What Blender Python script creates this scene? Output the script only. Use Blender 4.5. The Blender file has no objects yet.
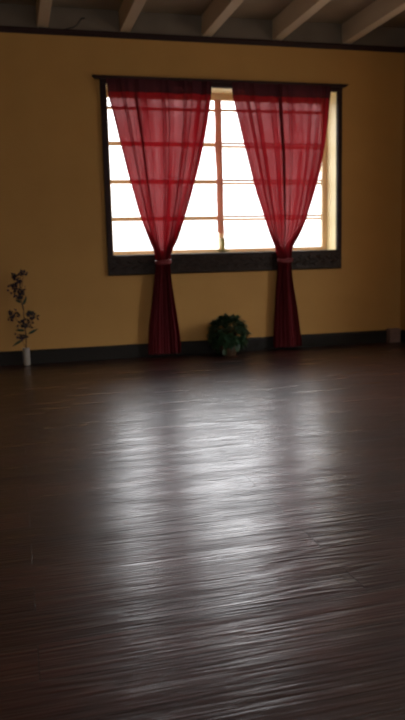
import bpy, bmesh, math, random
from mathutils import Vector, Matrix, noise
S = bpy.context.scene
COL = S.collection
PI = math.pi
random.seed(7)

# ------------------------------------------------------------ camera
cd = bpy.data.cameras.new('camera')
cam = bpy.data.objects.new('camera', cd)
COL.objects.link(cam)
r = Vector((0.96650804, -0.25544074, -0.02474343))
u = Vector((0.06187739, 0.13837844, 0.98844453))
f = Vector((0.24906505, 0.95687065, -0.14954988))
M = Matrix((r, u, -f)).transposed().to_4x4()
M.translation = (0, -7.703, 1.125)
cam.matrix_world = M
cd.sensor_fit = 'HORIZONTAL'
cd.sensor_width = 36
cd.lens = 36 * 710.38 / 405
cd.clip_end = 200
cd.dof.use_dof = True          # the hand-held shot is focused on the near floor, the far wall is soft
cd.dof.focus_distance = 2.8
cd.dof.aperture_fstop = 5.0
S.camera = cam

# ------------------------------------------------------------ sky and exposure
S.view_settings.view_transform = 'Standard'
S.view_settings.look = 'None'
S.view_settings.gamma = 1
S.view_settings.use_curve_mapping = False
S.view_settings.exposure = 0

w = bpy.data.worlds.new('overcast_sky')
S.world = w
w.use_nodes = True
nt = w.node_tree
nt.nodes.clear()
out = nt.nodes.new('ShaderNodeOutputWorld')
bg = nt.nodes.new('ShaderNodeBackground')
tc = nt.nodes.new('ShaderNodeTexCoord')
sp = nt.nodes.new('ShaderNodeSeparateXYZ')
nt.links.new(tc.outputs['Generated'], sp.inputs[0])
rp = nt.nodes.new('ShaderNodeValToRGB')
mr = nt.nodes.new('ShaderNodeMapRange')
mr.inputs['From Min'].default_value = -1
mr.inputs['From Max'].default_value = 1
nt.links.new(sp.outputs['Z'], mr.inputs['Value'])
nt.links.new(mr.outputs[0], rp.inputs[0])
SKY = [(0.0, (.17, .16, .14)), (0.485, (.23, .215, .19)), (0.502, (.22, .22, .222)), (0.585, (.27, .27, .275)),
       (0.63, (.74, .75, .77)), (0.85, (.94, .97, 1.0))]
el = rp.color_ramp.elements
el[0].position, el[1].position = SKY[0][0], SKY[-1][0]
el[0].color = SKY[0][1] + (1,)
el[1].color = SKY[-1][1] + (1,)
for p_, c_ in SKY[1:-1]:
    e = el.new(p_)
    e.color = c_ + (1,)
nt.links.new(rp.outputs[0], bg.inputs['Color'])
bg.inputs['Strength'].default_value = 12.5
nt.links.new(bg.outputs[0], out.inputs[0])


def area(name, loc, direction, sx, sy, power, colour, portal=False):
    l = bpy.data.lights.new(name, 'AREA')
    l.shape = 'RECTANGLE'
    l.size, l.size_y = sx, sy
    l.energy = power
    l.color = colour
    o = bpy.data.objects.new(name, l)
    COL.objects.link(o)
    o.location = loc
    o.rotation_euler = Vector(direction).to_track_quat('-Z', 'Y').to_euler()
    if portal:
        l.cycles.is_portal = True
    return o


# daylight portal at the big window, and fill lamps added in unseen openings
area('window_portal', (2.34, 0.42, 2.0), (0, -1, 0), 2.7, 1.9, 1, (1, 1, 1), True)
area('side_fill_lamp', (4.72, -3.1, 1.75), (-1, 0, 0), .5, 1.7, 11, (1, .93, .82))
area('rear_fill_lamp', (0.6, -10.25, 1.9), (0, 1, 0), 3.0, 1.6, 22, (1, .93, .82))


# ------------------------------------------------------------ material helpers
class NT:
    def __init__(s, name):
        s.m = bpy.data.materials.new(name)
        s.m.use_nodes = True
        s.t = s.m.node_tree
        s.b = s.t.nodes['Principled BSDF']
        s.o = s.t.nodes['Material Output']

    def n(s, kind, **kw):
        nd = s.t.nodes.new('ShaderNode' + kind)
        for k, v in kw.items():
            setattr(nd, k, v)
        return nd

    def l(s, a, b):
        s.t.links.new(a, b)

    def coord(s, scale=(1, 1, 1)):
        c = s.n('TexCoord')
        m = s.n('Mapping')
        m.inputs['Scale'].default_value = scale
        s.l(c.outputs['Object'], m.inputs['Vector'])
        return m.outputs[0]


def mat(name, c1, c2=None, rough=.6, scale=6, stretch=(1, 1, 1), bump=.1, detail=4, spec=.4, metal=0, coat=0):
    k = NT(name)
    c2 = c2 or tuple(x * .8 for x in c1)
    v = k.coord(stretch)
    no = k.n('TexNoise')
    no.inputs['Scale'].default_value = scale
    no.inputs['Detail'].default_value = detail
    k.l(v, no.inputs['Vector'])
    cr = k.n('ValToRGB')
    cr.color_ramp.elements[0].position = .3
    cr.color_ramp.elements[1].position = .7
    cr.color_ramp.elements[0].color = (*c2, 1)
    cr.color_ramp.elements[1].color = (*c1, 1)
    k.l(no.outputs['Fac'], cr.inputs[0])
    k.l(cr.outputs[0], k.b.inputs['Base Color'])
    bp = k.n('Bump')
    bp.inputs['Strength'].default_value = bump
    bp.inputs['Distance'].default_value = .01
    k.l(no.outputs['Fac'], bp.inputs['Height'])
    k.l(bp.outputs[0], k.b.inputs['Normal'])
    k.b.inputs['Roughness'].default_value = rough
    k.b.inputs['Specular IOR Level'].default_value = spec
    k.b.inputs['Metallic'].default_value = metal
    k.b.inputs['Coat Weight'].default_value = coat
    return k.m


def floor_mat():
    k = NT('polished_dark_planks')
    v = k.coord()
    br = k.n('TexBrick')
    br.offset = .37
    br.inputs['Scale'].default_value = 1
    br.inputs['Brick Width'].default_value = 1.7
    br.inputs['Row Height'].default_value = .19
    br.inputs['Mortar Size'].default_value = .0018
    br.inputs['Mortar Smooth'].default_value = .3
    br.inputs['Color1'].default_value = (0, 0, 0, 1)
    br.inputs['Color2'].default_value = (1, 1, 1, 1)
    br.inputs['Mortar'].default_value = (.5, .5, .5, 1)
    k.l(v, br.inputs['Vector'])
    # every plank gets its own slice of the grain
    off = k.n('Math', operation='MULTIPLY')
    off.inputs[1].default_value = 13
    k.l(br.outputs['Color'], off.inputs[0])
    m2 = k.n('Mapping')
    m2.inputs['Scale'].default_value = (.8, 6.0, 1)
    k.l(v, m2.inputs['Vector'])
    big = k.n('TexNoise', noise_dimensions='4D')
    big.inputs['Scale'].default_value = 1.0
    big.inputs['Detail'].default_value = 2.0
    big.inputs['Distortion'].default_value = .4
    k.l(m2.outputs[0], big.inputs['Vector'])
    k.l(off.outputs[0], big.inputs['W'])
    mu = k.n('Math', operation='MULTIPLY')
    mu.inputs[1].default_value = 60
    k.l(big.outputs['Fac'], mu.inputs[0])
    sn = k.n('Math', operation='SINE')
    k.l(mu.outputs[0], sn.inputs[0])
    m3 = k.n('Mapping')
    m3.inputs['Scale'].default_value = (3, 85, 1)
    k.l(v, m3.inputs['Vector'])
    fine = k.n('TexNoise', noise_dimensions='4D')
    fine.inputs['Scale'].default_value = 1
    fine.inputs['Detail'].default_value = 4
    k.l(m3.outputs[0], fine.inputs['Vector'])
    k.l(off.outputs[0], fine.inputs['W'])
    m4 = k.n('Mapping')
    m4.inputs['Scale'].default_value = (3.5, 15, 1)
    k.l(v, m4.inputs['Vector'])
    wav = k.n('TexNoise')
    wav.inputs['Scale'].default_value = 1
    wav.inputs['Detail'].default_value = 2
    k.l(m4.outputs[0], wav.inputs['Vector'])
    # height = rings + fibres + slow waviness - seams
    a = k.n('Math', operation='MULTIPLY_ADD')
    a.inputs[1].default_value = .16
    k.l(sn.outputs[0], a.inputs[0])
    pn = k.n('TexNoise')
    pn.inputs['Scale'].default_value = 1.6
    k.l(v, pn.inputs['Vector'])
    pr = k.n('MapRange')
    pr.inputs['From Min'].default_value = .42
    pr.inputs['From Max'].default_value = .62
    pr.inputs['To Max'].default_value = .32
    k.l(pn.outputs['Fac'], pr.inputs['Value'])
    k.l(pr.outputs[0], a.inputs[1])
    fm = k.n('Math', operation='MULTIPLY')
    fm.inputs[1].default_value = 1.5
    k.l(fine.outputs['Fac'], fm.inputs[0])
    k.l(fm.outputs[0], a.inputs[2])
    a2 = k.n('Math', operation='MULTIPLY_ADD')
    a2.inputs[1].default_value = 1.7
    k.l(wav.outputs['Fac'], a2.inputs[0])
    k.l(a.outputs[0], a2.inputs[2])
    a3 = k.n('Math', operation='MULTIPLY_ADD')
    a3.inputs[1].default_value = -.2
    k.l(br.outputs['Fac'], a3.inputs[0])
    k.l(a2.outputs[0], a3.inputs[2])
    bp = k.n('Bump')
    bp.inputs['Strength'].default_value = .9
    bp.inputs['Distance'].default_value = .0018
    k.l(a3.outputs[0], bp.inputs['Height'])
    k.l(bp.outputs[0], k.b.inputs['Normal'])
    cr = k.n('ValToRGB')
    cr.color_ramp.elements[0].position = .2
    cr.color_ramp.elements[1].position = .85
    cr.color_ramp.elements[0].color = (.016, .0065, .005, 1)
    cr.color_ramp.elements[1].color = (.046, .0155, .0115, 1)
    mx = k.n('Math', operation='MULTIPLY_ADD')
    mx.inputs[1].default_value = .10
    k.l(sn.outputs[0], mx.inputs[0])
    k.l(fine.outputs['Fac'], mx.inputs[2])
    k.l(mx.outputs[0], cr.inputs[0])
    mm = k.n('MixRGB', blend_type='MULTIPLY')
    mm.inputs[2].default_value = (.25, .22, .2, 1)
    k.l(br.outputs['Fac'], mm.inputs[0])
    k.l(cr.outputs[0], mm.inputs[1])
    pv = k.n('MapRange')
    pv.inputs['To Min'].default_value = .65
    pv.inputs['To Max'].default_value = 1.3
    k.l(br.outputs['Color'], pv.inputs['Value'])
    pm = k.n('VectorMath', operation='SCALE')
    k.l(mm.outputs[0], pm.inputs[0])
    k.l(pv.outputs[0], pm.inputs['Scale'])
    k.l(pm.outputs[0], k.b.inputs['Base Color'])
    wp = k.n('TexNoise')
    wp.inputs['Scale'].default_value = 1
    wp.inputs['Detail'].default_value = 5
    m5 = k.n('Mapping')
    m5.inputs['Scale'].default_value = (1.6, 9, 1)
    k.l(v, m5.inputs['Vector'])
    k.l(m5.outputs[0], wp.inputs['Vector'])
    sp_ = k.n('MapRange')
    sp_.inputs['From Min'].default_value = .35
    sp_.inputs['From Max'].default_value = .65
    sp_.inputs['To Min'].default_value = .32
    sp_.inputs['To Max'].default_value = 1.0
    k.l(wp.outputs['Fac'], sp_.inputs['Value'])
    k.b.inputs['Specular IOR Level'].default_value = .2
    k.l(sp_.outputs[0], k.b.inputs['Coat Weight'])
    rr = k.n('MapRange')
    rr.inputs['To Min'].default_value = .36
    rr.inputs['To Max'].default_value = .48
    k.l(fine.outputs['Fac'], rr.inputs['Value'])
    k.l(rr.outputs[0], k.b.inputs['Roughness'])
    k.b.inputs['Specular IOR Level'].default_value = .2
    k.b.inputs['Coat Weight'].default_value = .30
    k.b.inputs['Coat Roughness'].default_value = .22
    k.l(bp.outputs[0], k.b.inputs['Coat Normal'])
    return k.m


def sheer_mat(name, dens, tint, red, dif):
    """thin woven voile: partly see-through, partly lets light glow through the threads"""
    k = NT(name)
    k.t.nodes.remove(k.b)
    tr = k.n('BsdfTransparent')
    tr.inputs[0].default_value = (*tint, 1)
    tl = k.n('BsdfTranslucent')
    tl.inputs[0].default_value = (*red, 1)
    df = k.n('BsdfDiffuse')
    df.inputs[0].default_value = (*dif, 1)
    m1 = k.n('MixShader')
    m1.inputs[0].default_value = .5
    k.l(tl.outputs[0], m1.inputs[1])
    k.l(df.outputs[0], m1.inputs[2])
    # fabric closes up when seen along its threads
    lw = k.n('LayerWeight')
    lw.inputs['Blend'].default_value = .35
    uvn = k.n('UVMap')
    mp = k.n('Mapping')
    mp.inputs['Scale'].default_value = (15, .9, 1)
    k.l(uvn.outputs[0], mp.inputs['Vector'])
    no = k.n('TexNoise')
    no.inputs['Scale'].default_value = 1
    no.inputs['Detail'].default_value = 2.5
    k.l(mp.outputs[0], no.inputs['Vector'])
    ad = k.n('Math', operation='MULTIPLY_ADD')
    ad.inputs[1].default_value = .25
    k.l(lw.outputs['Facing'], ad.inputs[0])
    nn = k.n('Math', operation='MULTIPLY_ADD')
    nn.inputs[1].default_value = .28
    nn.inputs[2].default_value = dens - .14
    k.l(no.outputs['Fac'], nn.inputs[0])
    k.l(nn.outputs[0], ad.inputs[2])
    ad.use_clamp = True
    m2 = k.n('MixShader')
    k.l(ad.outputs[0], m2.inputs[0])
    k.l(tr.outputs[0], m2.inputs[1])
    k.l(m1.outputs[0], m2.inputs[2])
    k.l(m2.outputs[0], k.o.inputs['Surface'])
    return k.m


def glass_mat():
    k = NT('window_glass')
    k.t.nodes.remove(k.b)
    tr = k.n('BsdfTransparent')
    gl = k.n('BsdfGlossy')
    gl.inputs['Roughness'].default_value = .02
    fr = k.n('Fresnel')
    fr.inputs['IOR'].default_value = 1.45
    mu = k.n('Math', operation='MULTIPLY')
    mu.inputs[1].default_value = .6
    k.l(fr.outputs[0], mu.inputs[0])
    mx = k.n('MixShader')
    k.l(mu.outputs[0], mx.inputs[0])
    k.l(tr.outputs[0], mx.inputs[1])
    k.l(gl.outputs[0], mx.inputs[2])
    k.l(mx.outputs[0], k.o.inputs['Surface'])
    return k.m


def translucent_mat(name, col, frac, thru):
    k = NT(name)
    k.b.inputs['Base Color'].default_value = (*col, 1)
    k.b.inputs['Roughness'].default_value = .6
    tl = k.n('BsdfTranslucent')
    tl.inputs[0].default_value = (*thru, 1)
    mx = k.n('MixShader')
    v = k.coord((20, 20, 3))
    no = k.n('TexNoise')
    no.inputs['Scale'].default_value = 2
    k.l(v, no.inputs['Vector'])
    mr_ = k.n('MapRange')
    mr_.inputs['To Min'].default_value = frac * .85
    mr_.inputs['To Max'].default_value = frac * 1.15
    k.l(no.outputs['Fac'], mr_.inputs['Value'])
    k.l(mr_.outputs[0], mx.inputs[0])
    k.l(k.b.outputs[0], mx.inputs[1])
    k.l(tl.outputs[0], mx.inputs[2])
    k.l(mx.outputs[0], k.o.inputs['Surface'])
    return k.m


MT = dict(
    floor=floor_mat(),
    wall=mat('ochre_wall_paint', (.50, .275, .085), (.46, .25, .077), .75, 2.5, bump=.06, spec=.25),
    ceiling=mat('grey_ceiling_paint', (.31, .25, .19), (.26, .21, .16), .85, 3, spec=.2),
    board=mat('dark_grey_blocking_paint', (.19, .155, .125), (.155, .125, .10), .85, 3, spec=.15),
    beam=mat('pale_beam_paint', (.60, .50, .38), (.52, .43, .33), .7, 4, (1, .15, 1), spec=.2),
    dark=mat('dark_stained_wood', (.040, .020, .020), (.024, .013, .013), .5, 9, (.25, 1, 4), .12, spec=.12),
    carve=mat('dark_carved_wood', (.034, .020, .015), (.018, .011, .008), .42, 22, (.5, 1, 2), .3, spec=.16),
    base=mat('black_baseboard_paint', (.022, .019, .016), (.016, .014, .012), .6, 6, (.3, 1, 1), .1, spec=.12),
    frame=translucent_mat('cream_frame_bloom_glow', (.80, .62, .40), .25, (.70, .50, .30)),  # translucency added so the bars glow like bloom from the bright panes
    sill=mat('cream_sill_paint', (.80, .68, .48), (.74, .60, .40), .5, 5),
    reveal=mat('pale_yellow_paint', (.90, .78, .46), (.87, .74, .42), .5, 4),
    glass=glass_mat(),
    sheer=sheer_mat('red_sheer_voile', .925, (.40, .19, .19), (.140, .0025, .005), (.19, .028, .034)),
    header=sheer_mat('red_voile_doubled', .97, (.5, .1, .15), (.014, .004, .006), (.10, .030, .036)),
    tie=mat('red_tieback_satin', (.22, .03, .035), (.15, .015, .02), .5, 30),
    strip=translucent_mat('salmon_cloth', (.70, .38, .28), .50, (.66, .37, .28)),
    leaf=mat('dark_green_leaf', (.024, .055, .022), (.012, .032, .014), .38, 14, bump=.2),
    pot=mat('brown_glazed_pot', (.15, .085, .045), (.07, .04, .022), .35, 12, coat=.3),
    soil=mat('potting_soil', (.03, .02, .012), None, .9, 40, bump=.5),
    petal=mat('dark_purple_petal', (.030, .016, .038), (.014, .010, .018), .6, 25),
    twig=mat('dark_brown_twig', (.055, .035, .02), None, .7, 30),
    vase=mat('grey_white_ceramic', (.40, .36, .31), (.33, .29, .25), .35, 8),
    brass=mat('aged_brass', (.40, .34, .14), (.24, .20, .08), .35, 18, metal=.6),
    wire=mat('black_cable_rubber', (.02, .018, .016), None, .5, 30),
    plinth=mat('faded_pink_brown_paint', (.24, .14, .11), (.17, .10, .08), .6, 12),
)


# ------------------------------------------------------------ mesh helpers
def build(name, bm, m, parent=None, smooth=False, bevel=0):
    me = bpy.data.meshes.new(name)
    bm.normal_update()
    bm.to_mesh(me)
    bm.free()
    if smooth:
        for p in me.polygons:
            p.use_smooth = True
    me.materials.append(m)
    o = bpy.data.objects.new(name, me)
    COL.objects.link(o)
    if parent:
        o.parent = parent
    if bevel:
        b = o.modifiers.new('bevel', 'BEVEL')
        b.width = bevel
        b.segments = 2
        b.limit_method = 'ANGLE'
    return o


def box(bm, x0, x1, y0, y1, z0, z1):
    vs = [bm.verts.new((x, y, z)) for z in (z0, z1) for y in (y0, y1) for x in (x0, x1)]
    for q in ((0, 2, 3, 1), (4, 5, 7, 6), (0, 1, 5, 4), (2, 6, 7, 3), (0, 4, 6, 2), (1, 3, 7, 5)):
        bm.faces.new([vs[i] for i in q])
    return vs


def boxes(*args):
    bm = bmesh.new()
    for a in args:
        box(bm, *a)
    return bm


def extrude_x(profile, x0, x1):
    """a moulding: closed (y, z) profile run along x"""
    bm = bmesh.new()
    a = [bm.verts.new((x0, y, z)) for y, z in profile]
    b = [bm.verts.new((x1, y, z)) for y, z in profile]
    n = len(profile)
    for i in range(n):
        bm.faces.new((a[i], a[(i + 1) % n], b[(i + 1) % n], b[i]))
    bm.faces.new(a[::-1])
    bm.faces.new(b)
    bmesh.ops.recalc_face_normals(bm, faces=bm.faces)
    return bm


def extrude_y(profile, y0, y1):
    bm = bmesh.new()
    a = [bm.verts.new((x, y0, z)) for x, z in profile]
    b = [bm.verts.new((x, y1, z)) for x, z in profile]
    n = len(profile)
    for i in range(n):
        bm.faces.new((a[i], a[(i + 1) % n], b[(i + 1) % n], b[i]))
    bm.faces.new(a[::-1])
    bm.faces.new(b)
    bmesh.ops.recalc_face_normals(bm, faces=bm.faces)
    return bm


def tube(bm, pts, rad, seg=8):
    pts = [Vector(p) for p in pts]
    rads = rad if isinstance(rad, (list, tuple)) else [rad] * len(pts)
    prev = None
    up = Vector((.3, .9, .2)).normalized()
    for i, p in enumerate(pts):
        d = (pts[min(i + 1, len(pts) - 1)] - pts[max(i - 1, 0)]).normalized()
        a = d.cross(up)
        if a.length < 1e-3:
            a = d.cross(Vector((1, 0, 0)))
        a.normalize()
        b = d.cross(a)
        ring = [bm.verts.new(p + rads[i] * (math.cos(t) * a + math.sin(t) * b)) for t in [2 * PI * j / seg for j in range(seg)]]
        if prev:
            for j in range(seg):
                bm.faces.new((prev[j], prev[(j + 1) % seg], ring[(j + 1) % seg], ring[j]))
        else:
            bm.faces.new(ring[::-1])
        prev = ring
    bm.faces.new(prev)


def lathe(bm, prof, c=(0, 0, 0), seg=28, wob=None):
    rings = []
    for rr_, z in prof:
        rings.append([bm.verts.new((c[0] + rr_ * math.cos(2 * PI * j / seg), c[1] + rr_ * math.sin(2 * PI * j / seg), c[2] + z)) for j in range(seg)])
    for a, b in zip(rings, rings[1:]):
        for j in range(seg):
            bm.faces.new((a[j], a[(j + 1) % seg], b[(j + 1) % seg], b[j]))
    bm.faces.new(rings[0][::-1])
    bm.faces.new(rings[-1])


def leafblade(bm, p, d, nrm, L, W, cup=.25, lobes=0):
    """a curved leaf: rows along d, folded about the midrib, tip drooping"""
    d = d.normalized()
    s = d.cross(nrm)
    if s.length < 1e-3:
        s = Vector((1, 0, 0))
    s.normalize()
    n = s.cross(d).normalized()
    rows = []
    N = 5
    for i in range(N + 1):
        t = i / N
        wd = W * math.sin(PI * (t ** .75)) * (1 + lobes * (.35 if i % 2 else -.15)) * .5
        c = p + d * L * t - n * L * cup * t * t
        if i in (0, N):
            rows.append([bm.verts.new(c)])
        else:
            rows.append([bm.verts.new(c + s * wd + n * wd * .35), bm.verts.new(c), bm.verts.new(c - s * wd + n * wd * .35)])
    for a, b in zip(rows, rows[1:]):
        if len(a) == 1:
            bm.faces.new((a[0], b[1], b[0]))
            bm.faces.new((a[0], b[2], b[1]))
        elif len(b) == 1:
            bm.faces.new((a[0], a[1], b[0]))
            bm.faces.new((a[1], a[2], b[0]))
        else:
            bm.faces.new((a[0], a[1], b[1], b[0]))
            bm.faces.new((a[1], a[2], b[2], b[1]))


def tag(o, label=None, cat=None, group=None, kind=None):
    if label: o['label'] = label
    if cat: o['category'] = cat
    if group: o['group'] = group
    if kind: o['kind'] = kind
    return o


def empty(name, loc=(0, 0, 0)):
    o = bpy.data.objects.new(name, None)
    o.empty_display_size = .1
    o.location = loc
    COL.objects.link(o)
    return o


def struct(name, bm, m, label, **k):
    return tag(build(name, bm, m, **k), label, name.split('_')[0], kind='structure')


# ------------------------------------------------------------ the room
X0, X1 = -3.0, 4.49            # side walls
YR = -10.0                     # rear wall
CZ = 3.60                      # ceiling
WL, WR, WB, WT = 1.04, 3.647, 1.119, 2.878   # window opening
TH = .36                       # wall thickness

struct('floor', boxes((X0 - .4, X1 + .4, YR - .4, TH, -.1, 0)), MT['floor'], 'dark reddish brown plank floor with a polished sheen')
struct('ceiling', boxes((X0 - .4, X1 + .4, YR - .4, TH, CZ, CZ + .1)), MT['ceiling'], 'grey painted ceiling above the beams')
struct('wall_back', boxes((X0 - .4, WL, 0, TH, 0, CZ), (WR, X1 + .4, 0, TH, 0, CZ),
                          (WL, WR, 0, TH, 0, WB), (WL, WR, 0, TH, WT, CZ)),
       MT['wall'], 'ochre painted wall with the big curtained window')
struct('wall_left', boxes((X0 - .4, X0, YR - .4, 0, 0, CZ)), MT['wall'], 'ochre painted left side wall')
SY0, SY1, SZ0, SZ1 = -3.4, -2.0, .85, 2.65      # unseen opening added on the right, shapes the shade near the corner
struct('wall_right', boxes((X1, X1 + .4, YR - .4, SY0, 0, CZ), (X1, X1 + .4, SY1, 0, 0, CZ),
                           (X1, X1 + .4, SY0, SY1, 0, SZ0), (X1, X1 + .4, SY0, SY1, SZ1, CZ)),
       MT['wall'], 'ochre painted right side wall')
RX0, RX1, RZ0, RZ1 = -.95, 2.15, 1.05, 2.75  # opening added in the unseen rear wall for the fill lamp
struct('wall_rear', boxes((X0, RX0, YR - .4, YR, 0, CZ), (RX1, X1, YR - .4, YR, 0, CZ),
                          (RX0, RX1, YR - .4, YR, 0, RZ0), (RX0, RX1, YR - .4, YR, RZ1, CZ)),
       MT['wall'], 'ochre painted rear wall')
# black skirting with a small bevelled top
bb = [(-.001, 0), (-.022, 0), (-.022, .120), (-.014, .140), (-.001, .146)]
struct('baseboard_back', extrude_x(bb, X0, X1), MT['base'], 'black baseboard running under the window wall')
bm = extrude_y([(X1 + .001, 0), (X1 - .02, 0), (X1 - .02, .12), (X1 - .012, .14), (X1 + .001, .146)], YR, -.022)
struct('baseboard_right', bm, MT['base'], 'black baseboard of the right side wall')
bm = extrude_y([(X0 - .001, 0), (X0 + .02, 0), (X0 + .02, .12), (X0 + .012, .14), (X0 - .001, .146)], YR, -.022)
struct('baseboard_left', bm, MT['base'], 'black baseboard of the left side wall')
# dark picture moulding where wall meets beams, grey blocking boards above it
cr = [(0, 3.333), (-.018, 3.333), (-.024, 3.345), (-.032, 3.362), (-.04, 3.366), (-.04, 3.385), (0, 3.385)]
struct('trim_1', extrude_x(cr, X0, X1), MT['dark'], 'thin dark moulding along the top of the window wall')
struct('trim_2', boxes((X0, X1, -.012, 0, 3.385, CZ)), MT['board'], 'grey boards between the beam ends above the moulding')
struct('trim_3', extrude_y([(X1, 3.333), (X1 - .018, 3.333), (X1 - .032, 3.36), (X1 - .04, 3.366), (X1 - .04, 3.385), (X1, 3.385)], YR, -.04),
       MT['dark'], 'dark moulding along the top of the right side wall')
# ceiling beams
ords = ['leftmost ceiling beam, running straight toward the viewer at the left edge of the room',
        'ceiling beam above the left casing of the window',
        'ceiling beam above the gap between the two curtains',
        'ceiling beam above the right curtain',
        'ceiling beam just left of the right corner of the room']
for i, xc in enumerate((.43, 1.26, 2.135, 2.93, 3.755)):
    b = boxes((xc - .055, xc + .055, YR, -.012, 3.392, CZ))
    o = build('ceiling_beam', b, MT['beam'], bevel=.006)
    tag(o, 'pale painted ' + ords[i], 'beam', 'beams under the ceiling', 'structure')
for xc in (-.42, -1.27, -2.12):
    o = build('ceiling_beam', boxes((xc - .055, xc + .055, YR, -.012, 3.392, CZ)), MT['beam'], bevel=.006)
    tag(o, 'pale painted ceiling beam left of the view', 'beam', 'beams left of the view', 'structure')

# ------------------------------------------------------------ the window
win = tag(empty('window_1', (2.34, .26, WB)), 'wide window with dark casing and bright panes behind red curtains', 'window', kind='structure')


def wpart(name, bm, m, parent=win, **k):
    bmesh.ops.translate(bm, vec=-Vector((2.34, .26, WB)), verts=bm.verts)
    return build(name, bm, m, parent, **k)


FY0, FY1 = .245, .30
MX = 2.335                       # centre post
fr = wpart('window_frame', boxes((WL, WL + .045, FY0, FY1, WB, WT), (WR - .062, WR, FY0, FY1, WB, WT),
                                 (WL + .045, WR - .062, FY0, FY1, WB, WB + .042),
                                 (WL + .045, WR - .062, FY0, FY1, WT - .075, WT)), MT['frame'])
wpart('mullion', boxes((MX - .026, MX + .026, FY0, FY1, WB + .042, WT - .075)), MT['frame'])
zs = [1.511, 1.915, 2.322]
lm = []
rm = []
for z in zs:
    lm.append((WL + .045, MX - .026, .262, .285, z - .022, z + .022))
    rm.append((MX + .026, WR - .062, .255, .265, z + .004, z + .026))
    rm.append((MX + .026, WR - .062, .275, .290, z - .030, z - .004))
lm.append((WL + .045, MX - .026, .262, .285, 2.68, 2.71))
rm.append((MX + .026, WR - .062, .258, .28, 2.685, 2.712))
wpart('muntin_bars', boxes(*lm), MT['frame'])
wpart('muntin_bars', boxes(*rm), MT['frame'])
wpart('pane', boxes((WL + .045, MX - .026, .270, .274, WB + .042, WT - .075)), MT['glass'])
wpart('pane', boxes((MX + .026, WR - .062, .268, .272, WB + .042, WT - .075)), MT['glass'])
# casing: side boards, head, cap, and a deep carved board below
wpart('casing', boxes((.978, WL, -.035, 0, WB, WT)), MT['dark'], bevel=.005)
wpart('casing', boxes((WR, 3.702, -.035, 0, WB, WT)), MT['dark'], bevel=.005)
wpart('head_casing', boxes((.978, 3.702, -.035, 0, WT, 2.925)), MT['dark'])
bm = bmesh.new()
capv = box(bm, .90, 3.768, -.075, 0, 2.922, 2.948)
for v in capv:
    if v.co.z < 2.93:
        v.co.x += .035 if v.co.x < 2 else -.035
        v.co.y = min(v.co.y + .025, 0)
wpart('head_cap', bm, MT['dark'])
ap = wpart('apron_board', boxes((.978, 3.702, -.035, 0, .903, WB)), MT['carve'], bevel=.006)
bm = boxes((.985, 3.695, -.044, -.034, .908, .928), (.985, 3.695, -.044, -.034, 1.092, 1.113))
wpart('raised_border', bm, MT['carve'], bevel=.004)
# low carved relief of alternating leaves and a wavy stem
bm = bmesh.new()


def ell(bm, c, a, b_, d, ang):
    mt_ = Matrix.Translation(c) @ Matrix.Rotation(ang, 4, 'Y') @ Matrix.Diagonal((a, d, b_, 1))
    bmesh.ops.create_uvsphere(bm, u_segments=10, v_segments=6, radius=1, matrix=mt_)


N = 46
for i in range(N):
    x = 1.01 + (2.66) * (i + .5) / N
    s = 1 if i % 2 else -1
    ell(bm, (x, -.036, 1.01 + s * .030), .036, .012, .011, s * .5)
    ell(bm, (x + .016, -.036, 1.01 + s * .058), .016, .010, .008, -s * .7)
tube(bm, [(1.0 + 2.68 * j / 240, -.037, 1.01 + .018 * math.sin(2.68 * j / 240 * PI / (2.66 / N))) for j in range(241)], .006, 6)
wpart('carved_relief', bm, MT['carve'], smooth=True)
# painted lining of the recess
wpart('reveal_lining', boxes((WR - .006, WR + .002, 0, FY0, WB, WT), (WL - .002, WL + .006, 0, FY0, WB, WT), (WL + .006, WR - .006, 0, FY0, WT - .006, WT + .002)), MT['reveal'])
# painted inner sill board
wpart('inner_sill', boxes((WL, WR, -.005, FY0, WB - .004, WB + .004)), MT['sill'])
# latch at the foot of the centre post
latch = wpart('latch', boxes((MX - .022, MX + .026, .205, FY0, WB + .075, WB + .16)), MT['brass'], bevel=.006)

# the added, unseen window openings get simple frames
w2 = tag(empty('added_side_window', (X1 + .3, -2.7, SZ0)), 'unseen side window added in the right wall for its light', 'window', kind='structure')
bm = boxes((X1 + .30, X1 + .34, SY0, SY0 + .05, SZ0, SZ1), (X1 + .30, X1 + .34, SY1 - .05, SY1, SZ0, SZ1),
           (X1 + .30, X1 + .34, SY0 + .05, SY1 - .05, SZ0, SZ0 + .05), (X1 + .30, X1 + .34, SY0 + .05, SY1 - .05, SZ1 - .05, SZ1))
bmesh.ops.translate(bm, vec=-Vector((X1 + .3, -2.7, SZ0)), verts=bm.verts)
build('window_frame', bm, MT['frame'], w2)
w3 = tag(empty('added_rear_window', (.6, YR - .2, RZ0)), 'unseen window added in the rear wall for fill light', 'window', kind='structure')
bm = boxes((RX0, RX0 + .06, YR - .2, YR - .15, RZ0, RZ1), (RX1 - .06, RX1, YR - .2, YR - .15, RZ0, RZ1),
           (RX0 + .06, RX1 - .06, YR - .2, YR - .15, RZ0, RZ0 + .06), (RX0 + .06, RX1 - .06, YR - .2, YR - .15, RZ1 - .06, RZ1))
bmesh.ops.translate(bm, vec=-Vector((.6, YR - .2, RZ0)), verts=bm.verts)
build('window_frame', bm, MT['frame'], w3)

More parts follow.
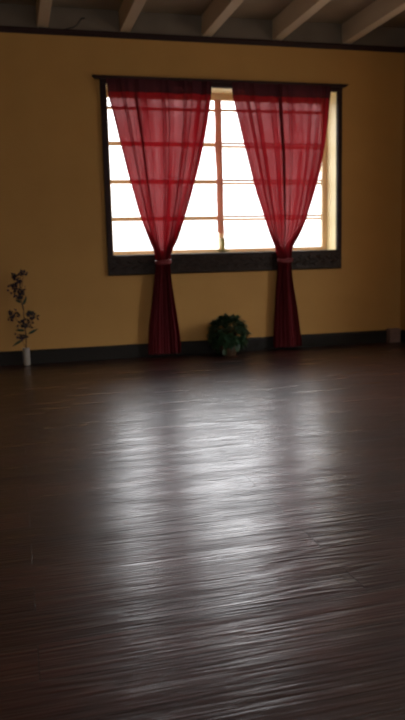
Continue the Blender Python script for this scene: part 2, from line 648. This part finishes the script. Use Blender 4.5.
# ------------------------------------------------------------ curtains
LCUR = [(2.893, 1.032, 2.154), (2.744, 1.046, 2.145), (2.512, 1.103, 2.106), (2.258, 1.155, 2.05), (2.001, 1.213, 1.982),
        (1.742, 1.277, 1.903), (1.48, 1.347, 1.817), (1.269, 1.421, 1.739), (1.162, 1.466, 1.675), (1.098, 1.485, 1.645),
        (1.024, 1.490, 1.638), (0.895, 1.472, 1.647), (0.624, 1.43, 1.68), (0.351, 1.393, 1.716), (0.186, 1.376, 1.734), (0.035, 1.366, 1.738)]
RCUR = [(2.893, 2.378, 3.531), (2.773, 2.385, 3.52), (2.542, 2.442, 3.496), (2.276, 2.506, 3.46), (2.008, 2.576, 3.406),
        (1.737, 2.648, 3.326), (1.462, 2.738, 3.235), (1.297, 2.801, 3.155), (1.153, 2.865, 3.057), (1.063, 2.888, 3.045),
        (0.996, 2.896, 3.036), (0.85, 2.886, 3.055), (0.566, 2.859, 3.103), (0.279, 2.838, 3.144), (0.14, 2.831, 3.168), (0.030, 2.824, 3.174)]


def edges(C, z):
    if z >= C[0][0]:
        return C[0][1], C[0][2]
    for (za, a0, a1), (zb, b0, b1) in zip(C, C[1:]):
        if za >= z >= zb:
            t = (za - z) / (za - zb)
            return a0 + (b0 - a0) * t, a1 + (b1 - a1) * t
    return C[-1][1], C[-1][2]


def smooth_edges(C, z):
    s = [edges(C, z + d) for d in (-.05, -.025, 0, .025, .05)]
    return sum(a for a, b in s) / 5, sum(b for a, b in s) / 5


def curtain_sheet(C, z0, z1, nu, nz, seed, tz, folds, gather, y0=-.10, scale=1.0, ymax=-.052):
    """pleated cloth between the two outlines; folds overlap like real pleats and bunch towards the tie"""
    rnd = random.Random(seed)
    warp = [(rnd.uniform(.012, .03), rnd.randint(2, 5), rnd.uniform(0, 6.28)) for _ in range(3)]
    bm = bmesh.new()
    rows = []
    uvl = bm.loops.layers.uv.new('UVMap')
    for i in range(nz + 1):
        z = z0 + (z1 - z0) * i / nz
        xl, xr = smooth_edges(C, z)
        W = xr - xl
        tie = math.exp(-((z - tz) / .13) ** 2)
        row = []
        for j in range(nu + 1):
            t = j / nu
            q = t + sum(a * math.sin(2 * PI * k_ * t + p_) for a, k_, p_ in warp)
            # a thick gathered fold down one side
            g = math.exp(-((t - gather[0]) / gather[1]) ** 2)
            th = 2 * PI * folds * q
            edge = min(1, min(t, 1 - t) / .03)
            pleat = W / folds
            tt = t + .55 * gather[2] * (-(t - gather[0])) * g
            x = xl + W * tt + edge * pleat * .10 * math.sin(2 * th + .6)
            A = (.018 + .012 * math.sin(5 * t + seed)) * (1 - .3 * tie) + .012 * g
            y = y0 + edge * A * math.sin(th) * scale - .02 * tie
            # the gathered bundle is round in plan
            bund = max(tie, min(1, max(0, (tz - z) / .1)) * .55)
            y -= bund * .045 * math.cos((t - .5) * PI)
            x += .004 * noise.noise(Vector((t * 9, z * 3, seed)))
            y += .010 * noise.noise(Vector((t * 6, z * 2.2, seed + 4)))
            row.append(bm.verts.new((x, min(y, ymax), z)))
        rows.append(row)
    for i, (a, b) in enumerate(zip(rows, rows[1:])):
        for j in range(nu):
            fc = bm.faces.new((a[j], a[j + 1], b[j + 1], b[j]))
            for lp, (uu, vv) in zip(fc.loops, ((j, i), (j + 1, i), (j + 1, i + 1), (j, i + 1))):
                lp[uvl].uv = (uu / nu + seed, (z0 + (z1 - z0) * vv / nz))
    return bm


def curtain(C, seed, tz, gather, label):
    xc = (edges(C, tz)[0] + edges(C, tz)[1]) / 2
    base = Vector((xc, -.1, 0))
    root = tag(empty('curtain', base), label, 'curtain', 'red curtains at the window')

    def part(name, bm, m, **k):
        bmesh.ops.translate(bm, vec=-base, verts=bm.verts)
        return build(name, bm, m, root, **k)
    part('sheer_panel', curtain_sheet(C, 2.79, C[-1][0], 300, 130, seed, tz, 8, gather), MT['sheer'], smooth=True)
    part('header', curtain_sheet(C, 2.915, 2.785, 260, 8, seed, -5, 8, gather, y0=-.104, scale=1.1), MT['header'], smooth=True)
    # cloth folded in behind where the panel is gathered together
    xl, xr = edges(C, tz)
    fb = bmesh.new()
    rows = []
    zb = C[-1][0] + .02
    uvl = fb.loops.layers.uv.new('UVMap')
    for i in range(71):
        row = []
        for j in range(61):
            t = j / 60
            zt = tz + .10 + .30 * abs(2 * t - 1) ** 1.6
            z = zb + (zt - zb) * (1 - i / 70)
            a_, b_ = smooth_edges(C, z)
            row.append(fb.verts.new((a_ + (b_ - a_) * (.03 + .94 * t), min(-.052, -.066 + .007 * math.sin(t * 34 + seed)), z)))
        rows.append(row)
    for i in range(70):
        for j in range(60):
            fc = fb.faces.new((rows[i][j], rows[i][j + 1], rows[i + 1][j + 1], rows[i + 1][j]))
            for lp, (uu, vv) in zip(fc.loops, ((j, i), (j + 1, i), (j + 1, i + 1), (j, i + 1))):
                lp[uvl].uv = (uu / 120 + seed, vv / 60)
    part('folded_back_cloth', fb, MT['sheer'], smooth=True)
    # tieback: a twisted band round the bundle
    xl, xr = edges(C, tz)
    for k_, dz in enumerate((0, -.022)):
        bm = bmesh.new()
        pts = []
        hw = (xr - xl) / 2 + .006
        for j in range(41):
            a = 2 * PI * j / 40
            pts.append((xc + hw * math.cos(a), -.108 - .058 * math.sin(a) - .008, tz + dz + .006 * math.sin(2 * a + k_)))
        tube(bm, pts, .013, 8)
        part('tieback', bm, MT['tie'], smooth=True)
    return root


curtain(LCUR, 3, 1.045, (.27, .045, 3.2), 'left red sheer curtain, tied in the middle, hanging before the left half of the window')
curtain(RCUR, 8, 1.025, (.47, .045, 3.2), 'right red sheer curtain, tied in the middle, hanging before the right half of the window')

# salmon cloth strip hanging in front of the centre post
bm = bmesh.new()
prev = None
for i in range(61):
    z = 2.80 - (2.80 - 1.335) * i / 60
    c = 2.303 + (2.314 - 2.303) * i / 60
    hw = .037 + .002 * math.sin(i * .35)
    row = []
    for yy in (0, .006):
        for j in range(5):
            s = (j / 4 - .5) * 2
            ss = s if yy == 0 else -s
            row.append(bm.verts.new((c + ss * hw + .003 * math.sin(i * .22), .205 + yy + .004 * math.cos(ss * 3 + i * .15), z - (.008 * ss if i == 60 else 0))))
    if prev:
        for j in range(10):
            bm.faces.new((prev[j], prev[(j + 1) % 10], row[(j + 1) % 10], row[j]))
    else:
        bm.faces.new(row[::-1])
    prev = row
bm.faces.new(prev)
bmesh.ops.recalc_face_normals(bm, faces=bm.faces)
tag(build('hanging_strip', bm, MT['strip'], smooth=False), 'salmon pink cloth strip hanging down the centre post of the window', 'strip')

# small brass candle holder on the sill
ch = tag(empty('candle_holder', (2.318, .15, WB + .004)), 'small olive brass candle holder with wide saucer on the sill below the salmon strip', 'candle holder')
bm = bmesh.new()
lathe(bm, [(.030, 0), (.034, .004), (.060, .010), (.082, .022), (.084, .026), (.060, .016), (.024, .012), (.016, .014)], seg=32)
build('saucer', bm, MT['brass'], ch, smooth=True)
bm = bmesh.new()
lathe(bm, [(.016, .012), (.020, .018), (.015, .028), (.022, .040), (.022, .092), (.026, .098), (.026, .104), (.018, .104), (.018, .085)], seg=24)
build('candle_cup', bm, MT['brass'], ch, smooth=True)

# ------------------------------------------------------------ potted plant between the curtains
pc = Vector((2.235, -.27, 0))
pp = tag(empty('potted_plant', pc), 'low bushy dark green plant in a brown pot on the floor between the curtains', 'plant')
bm = bmesh.new()
lathe(bm, [(.072, 0), (.078, .004), (.095, .05), (.108, .10), (.112, .135), (.120, .140), (.120, .155), (.108, .158), (.102, .14), (.100, .12)], seg=32)
pot = build('pot', bm, MT['pot'], pp, smooth=True)
bm = bmesh.new()
lathe(bm, [(.098, .118), (.101, .128), (.06, .134), (.01, .137)], seg=24)
build('soil', bm, MT['soil'], pp, smooth=True)
bm = bmesh.new()
st = bmesh.new()
rnd = random.Random(5)
k = 0
while k < 760:
    d = Vector((rnd.gauss(0, 1), rnd.gauss(0, 1), rnd.gauss(.15, .8))).normalized()
    rad = rnd.uniform(.55, 1) ** .5
    p = Vector((d.x * .195 * rad, d.y * .175 * rad, .225 + d.z * .19 * rad + .03 * noise.noise(d * 3)))
    if p.z < .02 or p.z > .40:
        continue
    if p.z < .13 and abs(p.x) < .04 and p.y < 0:
        continue
    if p.z < .17 and math.hypot(p.x, p.y) < .118:
        continue
    L = rnd.uniform(.045, .08)
    if p.z < .12 and rnd.random() < .2:
        continue
    leafblade(bm, p, d + Vector((rnd.uniform(-.5, .5), rnd.uniform(-.5, .5), rnd.uniform(-.5, .3))),
              Vector((d.x * .4, d.y * .4, 1)), L, L * .75, .3, .3)
    if k % 14 == 0:
        tube(st, [(d.x * .03, d.y * .03, .12), (p.x * .5, p.y * .5, max(.16, p.z * .8) + .03), tuple(p)], .0025, 5)
    k += 1
# a few sprigs rising at the crown
for s in range(5):
    bx_, by_ = rnd.uniform(-.07, .07), rnd.uniform(-.05, .05)
    for q in range(7):
        a = rnd.uniform(0, 6.28)
        leafblade(bm, Vector((bx_, by_, .35 + q * .011)), Vector((math.cos(a), math.sin(a), .5)), Vector((0, 0, 1)), .045, .03, .3)
    tube(st, [(bx_ * .3, by_ * .3, .12), (bx_, by_, .43)], .0025, 5)
tag(build('foliage', bm, MT['leaf'], pp, smooth=True), kind='stuff')
build('stems', st, MT['twig'], pp)

# ------------------------------------------------------------ vase with artificial branch at the left
vx, vy = .075, -.085
va = bmesh.new()
lathe(va, [(.030, 0), (.034, .003), (.036, .01), (.036, .165), (.039, .172), (.039, .180), (.033, .181), (.031, .17), (.031, .03)], seg=28)
v = tag(build('vase', va, MT['vase'], smooth=True), 'narrow greyish white cylinder vase on the floor against the left of the black baseboard', 'vase')
v.location = (vx, vy, 0)
br = tag(empty('flower_branch', (vx, vy, .035)), 'tall dark twig with purple blossom clusters standing in the white vase', 'branch')
tw = bmesh.new()
fl = bmesh.new()
lf = bmesh.new()
stem = [(0, 0, 0), (.0, 0, .15), (.01, -.01, .28), (-.005, 0, .42), (.0, 0, .56), (-.03, 0, .72), (-.02, 0, .84), (0.0, .0, .93)]
tube(tw, stem, [.005, .005, .005, .004, .004, .003, .003, .002], 6)
# pixel-measured cluster centres along the twig: dx, dz (above the stem base), size
clus = [(-.105, .33 + .165, .075), (.085, .33 + .155, .065), (.01, .40, .080), (-.045, .27, .055), (.045, .50, .03),
        (-.07, .80, .055), (-.045, .74, .080), (-.03, .675, .05), (.015, .925, .045), (-.075, .90, .035), (-.03, .85, .04)]
rnd = random.Random(11)
for cx, cz, sz in clus:
    base = Vector((0, 0, max(.15, cz - .14)))
    tube(tw, [base, Vector((cx * .6, .0, cz - .07)), Vector((cx, -.01, cz))], [.003, .0025, .002], 5)
    for q in range(int(sz * 520)):
        d = Vector((rnd.gauss(0, 1), rnd.gauss(0, .45), rnd.gauss(0, .75)))
        p = Vector((cx, -.012, cz)) + d * sz * .42
        p.y = max(-.12, min(.04, p.y))
        dd = Vector((rnd.uniform(-1, 1), rnd.uniform(-.8, .1), rnd.uniform(-.6, .8)))
        leafblade(fl, p, dd, Vector((rnd.uniform(-1, 1), rnd.uniform(-1, 0), .6)), rnd.uniform(.02, .036), .022, .2)
# a few thin pointed leaves
for p, d, L in [((-.03, 0, .235), (-1, -.1, -.55), .13), ((.03, 0, .29), (1, -.1, .55), .12), ((.0, 0, .60), (.4, -.1, .9), .09), ((.02, 0, .50), (.9, -.1, .35), .09),
                ((-.02, 0, .62), (-.8, 0, .5), .07), ((0, 0, .33), (-.9, 0, .1), .10)]:
    leafblade(lf, Vector(p), Vector(d), Vector((0, -1, .4)), L, .028, .15)
build('twig', tw, MT['twig'], br)
build('blossoms', fl, MT['petal'], br, smooth=True)
build('leaves', lf, MT['leaf'], br, smooth=True)

# ------------------------------------------------------------ small things at the edges
bm = boxes((4.300, 4.440, -.105, -.0225, 0, .035))
bm2 = bmesh.new()
pl = tag(empty('plinth_block', (4.372, -.06, 0)), 'small pinkish brown block standing by the baseboard in the right corner', 'block')
b1 = boxes((-.072, .072, -.045, .0365, 0, .13))
build('body', b1, MT['plinth'], pl, bevel=.006)
b2 = boxes((-.078, .078, -.052, .0365, .13, .165))
build('cap', b2, MT['plinth'], pl, bevel=.008)
bm.free()
bm2.free()

bm = bmesh.new()
pts = [(.655, -.03, 3.388), (.69, -.05, 3.392), (.735, -.055, 3.402), (.77, -.055, 3.425), (.795, -.055, 3.458), (.812, -.055, 3.488), (.835, -.055, 3.498), (.85, -.055, 3.488)]
sm = []
for i in range(len(pts) - 1):
    for q in range(4):
        t = q / 4
        sm.append(tuple(a + (b_ - a) * t for a, b_ in zip(pts[i], pts[i + 1])))
sm.append(pts[-1])
tube(bm, sm, .006, 8)
tag(build('cable', bm, MT['wire'], smooth=True), 'short dark cable curling up above the ceiling moulding at the left', 'cable')
